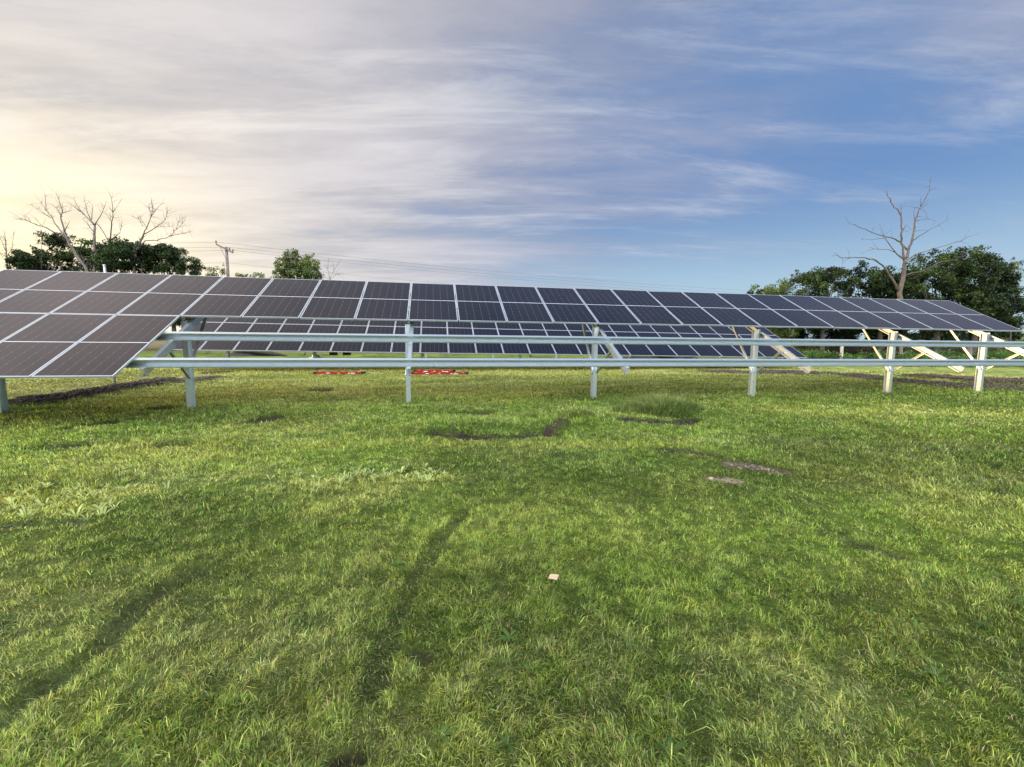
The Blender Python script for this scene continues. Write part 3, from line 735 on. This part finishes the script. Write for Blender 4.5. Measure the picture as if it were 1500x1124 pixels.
# next pole of the line, out of frame to the right
b2 = W(1580, 503, 84); b2[2] = hz(b2); t2 = W(1580, 428, 84)
utility_pole(b2, t2, ((-1.0, .6, t2[2]-b2[2]-.3), (1.0, -.6, t2[2]-b2[2]-.3)), 'wooden utility pole of the same line, far right beyond the trees')
def wire(a, b, sag, name_l, rad=.016, n=40):
    pts = [a*(1-t)+b*t-np.array([0, 0, sag*4*t*(1-t)]) for t in np.linspace(0, 1, n)]
    return pts
wires = [((319.5, 355), (1575, 430), (-700, 352), 'topmost power line running from the left end of the crossarm'),
         ((333, 362), (1580, 433), (-700, 361), 'middle power line running through the top of the utility pole'),
         ((342, 367), (1584, 437), (-700, 364), 'lower power line running from the right end of the crossarm'),
         ((331, 385), (1580, 452), (-700, 388), 'lowest thin cable running halfway down the utility pole')]
for k, (p0, p1, pm, l) in enumerate(wires):
    a = W(*p0, PY-.15); b = W(*p1, 84); c = W(pm[0], pm[1], 41.0)
    q = MB(); q.tube(wire(c, a, .35, l)[:-1]+wire(a, b, 2.3 if k < 3 else 2.0, l), .012 if k < 3 else .009, 4)
    tag(q.build('power_line', M_WIRE), l, 'power line', 'power lines on the utility pole')

# ------------------------------------------------------------------ trees
def leaves(centers, rads, per, size, cols, flat=.8, seed=0):
    """leaf clumps; centers (n,3), rads (n,)"""
    g_ = np.random.default_rng(seed); n = len(centers)
    c = np.repeat(centers, per, 0); r = np.repeat(rads, per)
    d = g_.normal(0, 1, (len(c), 3)); d /= np.linalg.norm(d, axis=1)[:, None]
    rad = g_.uniform(0, 1, len(c))**.45
    p = c+d*(r*rad)[:, None]*np.array([1, 1, flat])
    s = size*g_.lognormal(0, .3, len(p))
    a = g_.normal(0, 1, (len(p), 3)); a /= np.linalg.norm(a, axis=1)[:, None]
    nrm = g_.normal(0, 1, (len(p), 3))+d*.8+np.array([0, 0, .5]); b = np.cross(nrm, a); b /= np.linalg.norm(b, axis=1)[:, None]+1e-9
    V = np.stack([p-a*s[:, None], p+b*(s*.42)[:, None], p+a*s[:, None], p-b*(s*.42)[:, None]], 1).reshape(-1, 3)
    o = (np.arange(len(p))*4)[:, None]; Q = np.concatenate([o, o+1, o+2, o+3], 1)
    base = np.array(cols[0])*(1-g_.uniform(0, 1, n)[:, None])+np.array(cols[1])*g_.uniform(0, 1, n)[:, None]
    cc = np.repeat(base, per, 0)*g_.lognormal(0, .28, len(p))[:, None]
    return V, Q, np.repeat(cc, 4, 0)
GRN = ((.026, .048, .012), (.054, .078, .018)); DGRN = ((.014, .030, .008), (.032, .052, .013)); LGRN = ((.07, .105, .026), (.11, .14, .038))
def tree(blobs, Y, trunk_px, label, cols=GRN, seed=1, nclump=60, per=130, size=.10, crad=(.35, .65), group=None, depth=1.0, name='tree', trunk_r=.18, cat='tree', shrubby=False):
    """blobs: (px, py, rx, ry) in photo pixels at distance Y; the crown is a real volume as deep as wide"""
    g_ = np.random.default_rng(seed); sc_ = Y/F_PX
    tot = sum(b[2]*b[3] for b in blobs); C = []
    for bx_, by_, rx, ry in blobs:
        c = W(bx_, by_, Y); k = max(3, int(nclump*rx*ry/tot))
        d = g_.normal(0, 1, (k, 3)); d /= np.linalg.norm(d, axis=1)[:, None]; rr = g_.uniform(.25, 1, k)**.5
        C.append(c+d*rr[:, None]*np.array([rx*sc_*.92, min(rx, ry*1.6)*sc_*depth, ry*sc_*.92]))
    C = np.concatenate(C)
    C[:, 2] = np.maximum(C[:, 2], .5)
    rads = g_.uniform(*crad, len(C))
    V, Q, cc = leaves(C, rads, per, size, cols, .75, seed)
    # sprays poking out of the outline
    d2 = g_.normal(0, 1, C.shape); d2 /= np.linalg.norm(d2, axis=1)[:, None]; C2 = C+d2*(rads*1.15)[:, None]
    V2, Q2, cc2 = leaves(C2, rads*.45, max(8, per//5), size, cols, 1.0, seed+1)
    Q = np.concatenate([Q, Q2+len(V)]); V = np.concatenate([V, V2]); cc = np.concatenate([cc, cc2])
    b = W(trunk_px, 500, Y); base_ = np.array([b[0], b[1], hz(b)])
    r = empty(name, tuple(base_)); tag(r, label, cat, group)
    me = mesh_np('crown', V-base_, Q, 4, cols=np.clip(cc, .004, .5)); link('crown', me, r, M_LEAF)
    q = MB(); ctr = C.mean(0)-base_; top = np.array([ctr[0], ctr[1], ctr[2]*1.0])
    fork = np.array([top[0]*.35, top[1]*.35, max(.6, top[2]*.5)])
    q.tube([(0, 0, -.2), fork*.5+np.array([.05, 0, 0]), fork, fork+(top-fork)*.6], [trunk_r*1.25, trunk_r, trunk_r*.8, trunk_r*.35], 8)
    for i in g_.choice(len(C), min(len(C), 34), replace=False):
        e = C[i]-base_; m_ = fork+(e-fork)*.5+g_.normal(0, .18, 3)+np.array([0, 0, .15]); s0 = fork+(top-fork)*g_.uniform(0, .5)
        q.tube([s0, m_, e], [trunk_r*.35, trunk_r*.2, .015], 5)
    q.build('trunk', M_BARK, r, True)
    return r
# right hand group
tg = 'leafy trees at the right'
tree([(1118, 432, 30, 16), (1150, 428, 30, 17), (1140, 470, 50, 28)], 36, 1140, 'low pale green tree at the left end of the right hand tree line', LGRN, 21, 90, 110, .075, (.28, .5), tg)
tree([(1195, 415, 38, 22), (1225, 408, 35, 18), (1205, 455, 60, 32)], 35, 1205, 'rounded mid green tree left of the dead tree', GRN, 22, 130, 130, .08, (.3, .6), tg)
tree([(1272, 412, 42, 26), (1300, 418, 40, 30), (1285, 462, 60, 28)], 34.5, 1290, 'dark green tree directly behind the dead tree', DGRN, 23, 150, 130, .08, (.3, .6), tg)
tree([(1375, 396, 48, 30), (1350, 420, 45, 30), (1405, 388, 28, 24), (1375, 455, 60, 34)], 33, 1372, 'tall broad green tree right of the dead tree', GRN, 24, 190, 130, .08, (.32, .62), tg, trunk_r=.22)
tree([(1432, 408, 36, 34), (1462, 428, 26, 40), (1440, 462, 48, 28)], 32, 1424, 'dark spreading tree at the right end of the tree line', DGRN, 25, 170, 135, .08, (.32, .6), tg, trunk_r=.2)
tree([(1478, 400, 16, 22), (1490, 430, 10, 22)], 34, 1480, 'thin wispy sapling at the far right of the tree line', LGRN, 26, 22, 60, .07, (.22, .4), tg, trunk_r=.06)
for i, (x_, w_) in enumerate(((1150, 40), (1225, 40), (1300, 42), (1375, 40), (1445, 42))):
    tree([(x_, 478, w_, 16), (x_, 492, w_, 12)], 38.5, x_, f'dark undergrowth bush beneath the right hand trees, {ORD[i]} from the left', DGRN, 60+i, 70, 130, .085, (.35, .6), 'undergrowth bushes at the right', name='bush', cat='bush', trunk_r=.05)
# left hand group
tg = 'leafy trees at the left'
tree([(62, 383, 34, 24), (45, 392, 24, 16), (80, 352, 22, 12), (70, 440, 40, 40)], 37, 66, 'leftmost leafy green tree behind the array, below a leaning dead trunk', DGRN, 31, 170, 140, .085, (.3, .55), tg)
tree([(112, 385, 22, 20), (125, 362, 18, 14), (140, 380, 30, 20), (125, 440, 40, 40)], 37.5, 126, 'sparse leafy green tree between two dead trees behind the array', GRN, 32, 130, 110, .085, (.28, .5), tg)
tree([(185, 384, 40, 24), (165, 362, 24, 12), (205, 372, 20, 16), (190, 440, 40, 40)], 36.5, 188, 'broad deep green tree in the middle of the left tree line', DGRN, 33, 210, 140, .085, (.3, .6), tg)
tree([(250, 383, 30, 20), (235, 370, 22, 14), (275, 393, 26, 14), (255, 440, 36, 40)], 38, 254, 'dark leafy tree at the right end of the left tree line', DGRN, 34, 160, 130, .085, (.3, .5), tg)
tree([(315, 398, 14, 10), (300, 404, 14, 8), (312, 440, 16, 30)], 41, 310, 'small thin green tree just left of the utility pole', LGRN, 35, 30, 70, .08, (.28, .45), tg, trunk_r=.07)
tree([(437, 384, 28, 18), (425, 396, 24, 14), (452, 394, 20, 16), (416, 403, 16, 9), (458, 402, 16, 10), (438, 425, 24, 20)], 46, 438, 'rounded bright green tree standing alone right of the utility pole', LGRN, 36, 150, 95, .085, (.3, .55), None)
tree([(365, 406, 10, 4), (380, 404, 8, 4), (350, 406, 6, 4), (395, 408, 8, 4), (370, 430, 30, 16)], 60, 370, 'distant low bushes between the utility pole and the lone tree', LGRN, 37, 60, 60, .11, (.35, .6), None, name='bush', cat='bush', trunk_r=.05)

def dead(polys, Y, sc_, ox, oy, base_px, label, mat, seed, w0=.22, twigs=5, group=None, name='dead_tree', wmin=.009, base_pt=None):
    """polys: branch polylines read from an enlarged view; every branch gets its own depth drift"""
    g_ = np.random.default_rng(seed)
    b = W(base_px, 500, Y); base_ = np.array([b[0], b[1], hz(b)])
    r = empty(name, tuple(base_)); tag(r, label, 'dead tree', group); memo = []
    tr, bb, tw = MB(), MB(), MB()
    for bi, (pts, ra, rb) in enumerate(polys):
        q = [W(ox+x*sc_, oy+y*sc_, Y) for x, y in pts]
        # start at the depth of the branch it leaves
        y0 = 0.0; ra_ = ra
        if memo:
            dd = [(np.hypot(m[0]-q[0][0], m[2]-q[0][2]), m[3]) for m in memo]; y0 = min(dd)[1]
        L = sum(np.linalg.norm(q[i+1]-q[i]) for i in range(len(q)-1)); slope = g_.uniform(-.6, .6) if bi else 0; acc = 0; pp = []
        for i in range(len(q)):
            if i: acc += float(np.linalg.norm(q[i]-q[i-1]))
            Yi = Y+y0+slope*acc; x, y = pts[i]; w = W(ox+x*sc_, oy+y*sc_, Yi); pp.append(w); memo.append((q[i][0], q[i][1], q[i][2], y0+slope*acc))
        # refine with a little crookedness
        fine = [pp[0]]
        for i in range(len(pp)-1):
            for t in (.33, .66, 1.0):
                w = pp[i]*(1-t)+pp[i+1]*t
                if t < 1: w = w+g_.normal(0, .018, 3)*min(1.5, L/3)
                fine.append(w)
        n = len(fine); rad = [max(.009, (ra+(rb-ra)*(i/(n-1))**.8)*DS) for i in range(n)]
        (tr if bi == 0 else bb).tube([w-base_ for w in fine], rad, 8 if bi == 0 else 6)
        for _ in range(int(twigs*L/1.6)):
            i = g_.integers(max(1, n//3), n); s = fine[i]; d = (fine[i]-fine[i-1]); d /= np.linalg.norm(d)+1e-9
            e = d*g_.uniform(.2, 1)+g_.normal(0, .55, 3)+np.array([0, 0, .35]); e = e/np.linalg.norm(e)*g_.uniform(.25, .9); m_ = s+e*.5+g_.normal(0, .04, 3)
            bb.tube([s-base_, m_-base_, s+e-base_], [max(wmin, rad[i]*.4), wmin*.8, wmin*.5], 4)
    tr.build('trunk', mat, r, True); bb.build('branches', mat, r, True)
    if tw.v: tw.build('twigs', mat, r)
    return r
S5 = .1779
DS = .50
dead([([(662, 1240), (664, 1100), (665, 1040), (672, 960), (692, 880), (702, 800), (706, 735)], .34, .20),
      ([(650, 990), (600, 890), (540, 800), (470, 740), (380, 718), (300, 715), (190, 720), (150, 695), (95, 705)], .14, .02), ([(260, 715), (220, 735), (190, 752)], .04, .015), ([(250, 712), (245, 680), (233, 650)], .025, .01),
      ([(706, 740), (690, 660), (680, 560), (675, 460), (675, 370), (640, 315), (590, 265), (560, 210), (557, 155)], .15, .02), ([(675, 360), (672, 275)], .05, .012), ([(672, 320), (690, 290), (722, 252)], .03, .01), ([(585, 258), (592, 220)], .02, .01),
      ([(690, 490), (718, 445), (755, 490)], .04, .01), ([(690, 488), (740, 508)], .02, .01),
      ([(706, 740), (735, 660), (765, 570), (785, 470), (795, 400), (825, 310), (870, 240), (905, 170), (918, 65)], .17, .02), ([(905, 170), (940, 150), (975, 135)], .03, .012), ([(835, 290), (838, 210)], .05, .012), ([(828, 322), (865, 292), (898, 270)], .03, .012),
      ([(862, 265), (908, 238)], .025, .01), ([(788, 420), (778, 345), (787, 305)], .05, .015), ([(800, 415), (860, 402), (920, 402), (967, 418)], .04, .012), ([(768, 578), (850, 525), (930, 475), (1000, 440), (1055, 410)], .07, .015),
      ([(786, 500), (872, 488)], .035, .01), ([(848, 320), (885, 350), (888, 392)], .025, .01),
      ([(722, 655), (670, 590), (600, 555), (530, 540), (420, 505), (300, 450), (240, 438)], .11, .02), ([(430, 503), (455, 465)], .02, .01), ([(545, 556), (440, 570), (350, 568)], .045, .012),
      ([(702, 740), (640, 690), (580, 610), (540, 550), (525, 505)], .09, .02), ([(620, 672), (570, 650), (450, 645), (412, 627)], .05, .015), ([(455, 645), (380, 665), (342, 692)], .03, .012),
      ([(692, 880), (730, 855), (850, 830), (930, 790), (1010, 750), (1120, 735), (1205, 700)], .09, .02),
      ([(712, 745), (800, 690), (900, 660), (1010, 625), (1130, 590), (1230, 545), (1318, 517)], .08, .015)],
     29.0, S5, 1200, 250, 1318, 'tall bare dead tree with spreading grey limbs standing before the right hand trees', M_DEAD, 5, twigs=1.6)
DS = .66
S6 = .2067; dg = 'dead trees rising out of the left tree line'
dead([([(660, 760), (610, 600), (560, 530), (490, 430), (460, 340)], .20, .11), ([(460, 340), (430, 240), (440, 180), (400, 70)], .10, .02), ([(460, 330), (495, 260)], .05, .015), ([(440, 230), (400, 170), (370, 145)], .05, .015), ([(445, 205), (510, 185)], .04, .012),
      ([(490, 420), (430, 330), (380, 260), (330, 190), (320, 85)], .10, .02), ([(330, 190), (280, 115)], .05, .012), ([(360, 240), (300, 200), (215, 145)], .05, .012), ([(430, 385), (400, 350), (330, 310), (240, 280), (180, 255), (120, 240)], .09, .015), ([(215, 265), (185, 215)], .03, .012), ([(300, 300), (250, 240)], .03, .012)],
     35, S6, 0, 270, 140, 'leaning bare dead tree with forked limbs, first from the left behind the array', M_DEADL, 6, twigs=8.0, group=dg)
dead([([(675, 800), (672, 590), (670, 400), (672, 290)], .18, .10), ([(672, 290), (640, 260), (580, 200), (520, 105)], .09, .02), ([(600, 215), (500, 140)], .05, .012), ([(665, 290), (620, 200), (600, 120)], .06, .015), ([(675, 285), (720, 210), (740, 165)], .06, .015), ([(650, 250), (655, 150)], .04, .012), ([(670, 345), (625, 290), (585, 245)], .06, .015)],
     35.5, S6, 0, 270, 139, 'upright bare dead tree with a fan of limbs, second from the left behind the array', M_DEADL, 7, twigs=8.0, group=dg)
dead([([(770, 800), (772, 560), (775, 405)], .15, .09), ([(775, 405), (790, 300), (800, 200), (790, 100)], .08, .015), ([(800, 200), (835, 150)], .04, .012), ([(795, 270), (755, 215)], .04, .012), ([(780, 400), (850, 345), (860, 285)], .06, .012), ([(800, 200), (770, 165)], .03, .012), ([(775, 420), (720, 320), (690, 280)], .06, .015)],
     36, S6, 0, 270, 160, 'slim bare dead tree, third from the left behind the array', M_DEADL, 8, twigs=8.0, group=dg)
dead([([(940, 800), (950, 560), (970, 465), (1010, 380)], .17, .10), ([(1010, 380), (1040, 310), (1070, 230), (1080, 140)], .08, .015), ([(1070, 230), (1130, 150)], .04, .012), ([(1040, 310), (1000, 250), (950, 235)], .04, .012), ([(1020, 355), (1100, 310), (1170, 255), (1190, 190)], .06, .012),
      ([(980, 460), (1030, 400), (1110, 400), (1200, 370), (1250, 320), (1310, 260)], .08, .012), ([(1200, 370), (1340, 340)], .04, .012), ([(1250, 320), (1270, 250)], .03, .012), ([(1015, 300), (975, 240)], .03, .012), ([(1075, 225), (1050, 150)], .03, .01), ([(1100, 305), (1200, 300)], .03, .01)],
     36, S6, 0, 270, 194, 'bare dead tree with a wide fine crown, fourth from the left behind the array', M_DEADL, 9, twigs=11.0, group=dg)
dead([([(60, 800), (50, 580), (45, 480), (40, 400)], .12, .05), ([(45, 480), (10, 400), (-20, 340)], .05, .012), ([(48, 520), (90, 440), (95, 360)], .05, .012), ([(40, 400), (30, 340)], .04, .012), ([(50, 560), (0, 490), (-40, 440)], .05, .012)],
     40, S6, 0, 270, 11, 'small bare tree at the far left edge beyond the array', M_DEADL, 10, twigs=9.0, group=dg)
dead([([(1240, 640), (1245, 520), (1250, 470)], .07, .04), ([(1250, 470), (1230, 380), (1240, 270)], .03, .01), ([(1250, 470), (1290, 380), (1340, 310)], .03, .01), ([(1250, 480), (1300, 430), (1390, 415)], .03, .01), ([(1240, 400), (1200, 330)], .02, .01), ([(1250, 480), (1180, 440)], .02, .01), ([(1290, 390), (1280, 320)], .02, .01)],
     46, .14667, 300, 340, 484, 'small bare shrub right beside the lone round green tree', M_DEADL, 12, twigs=7.0, name='bare_shrub')

# ------------------------------------------------------------------ weeds bank, fence posts and dry margin at the right
def weeds_bank(x0, x1, Y0, Y1, h0, h1, n, per, size, cols, seed, name, label, rad=(.18, .4)):
    g_ = np.random.default_rng(seed); Y = g_.uniform(Y0, Y1, n); px_ = g_.uniform(x0, x1, n)
    C = np.array([W(a, 505, b) for a, b in zip(px_, Y)]); C[:, 2] = height(C[:, 0], C[:, 1])+g_.uniform(h0, h1, n)*(.6+.8*vnoise(C[:, 0]*.6, C[:, 1]*.6, seed))
    V, Q, cc = leaves(C, g_.uniform(*rad, n), per, size, cols, .8, seed)
    o = link(name, mesh_np(name, V, Q, 4, cols=np.clip(cc, 0, .6)), None, M_LEAF); tag(o, label, 'weeds', kind='stuff')
weeds_bank(1130, 1700, 24.0, 31, .05, .62, 900, 60, .06, ((.04, .085, .016), (.075, .135, .026)), 71, 'weeds', 'bank of leafy green weeds below the right hand trees')
weeds_bank(1100, 1750, 37, 43, .1, 1.0, 1100, 60, .07, ((.10, .082, .068), (.15, .125, .10)), 72, 'dry_weeds', 'strip of tall dry brown weeds behind the right hand trees', (.3, .6))
weeds_bank(1435, 1750, 38, 50, .4, 2.4, 500, 60, .10, ((.15, .19, .06), (.22, .25, .10)), 73, 'field_crop', 'pale green field growth at the far right beyond the weeds', (.4, .8))
for i, (px_, w, Y, ht, mt, l) in enumerate(((1233, .10, 27.5, 1.35, M_WPOST, 'pale weathered wooden fence post in the green weeds, leftmost of three'),
                            (1320, .11, 27.0, 1.1, M_POLE, 'grey wooden fence post in the weeds just right of a steel post'),
                            (1421, .13, 27.0, 1.25, M_POLE, 'brown wooden fence post in the weeds, rightmost of three'))):
    p = W(px_, 510, Y); g = hz(p); q = MB(); q.tube([(p[0], p[1], g-.2), (p[0]+.02, p[1], g+ht*.5), (p[0]-.01, p[1], g+ht)], [w, w*.95, w*.85], 9)
    tag(q.build('fence_post', mt, None, False), l, 'fence post', 'wooden fence posts in the weeds')
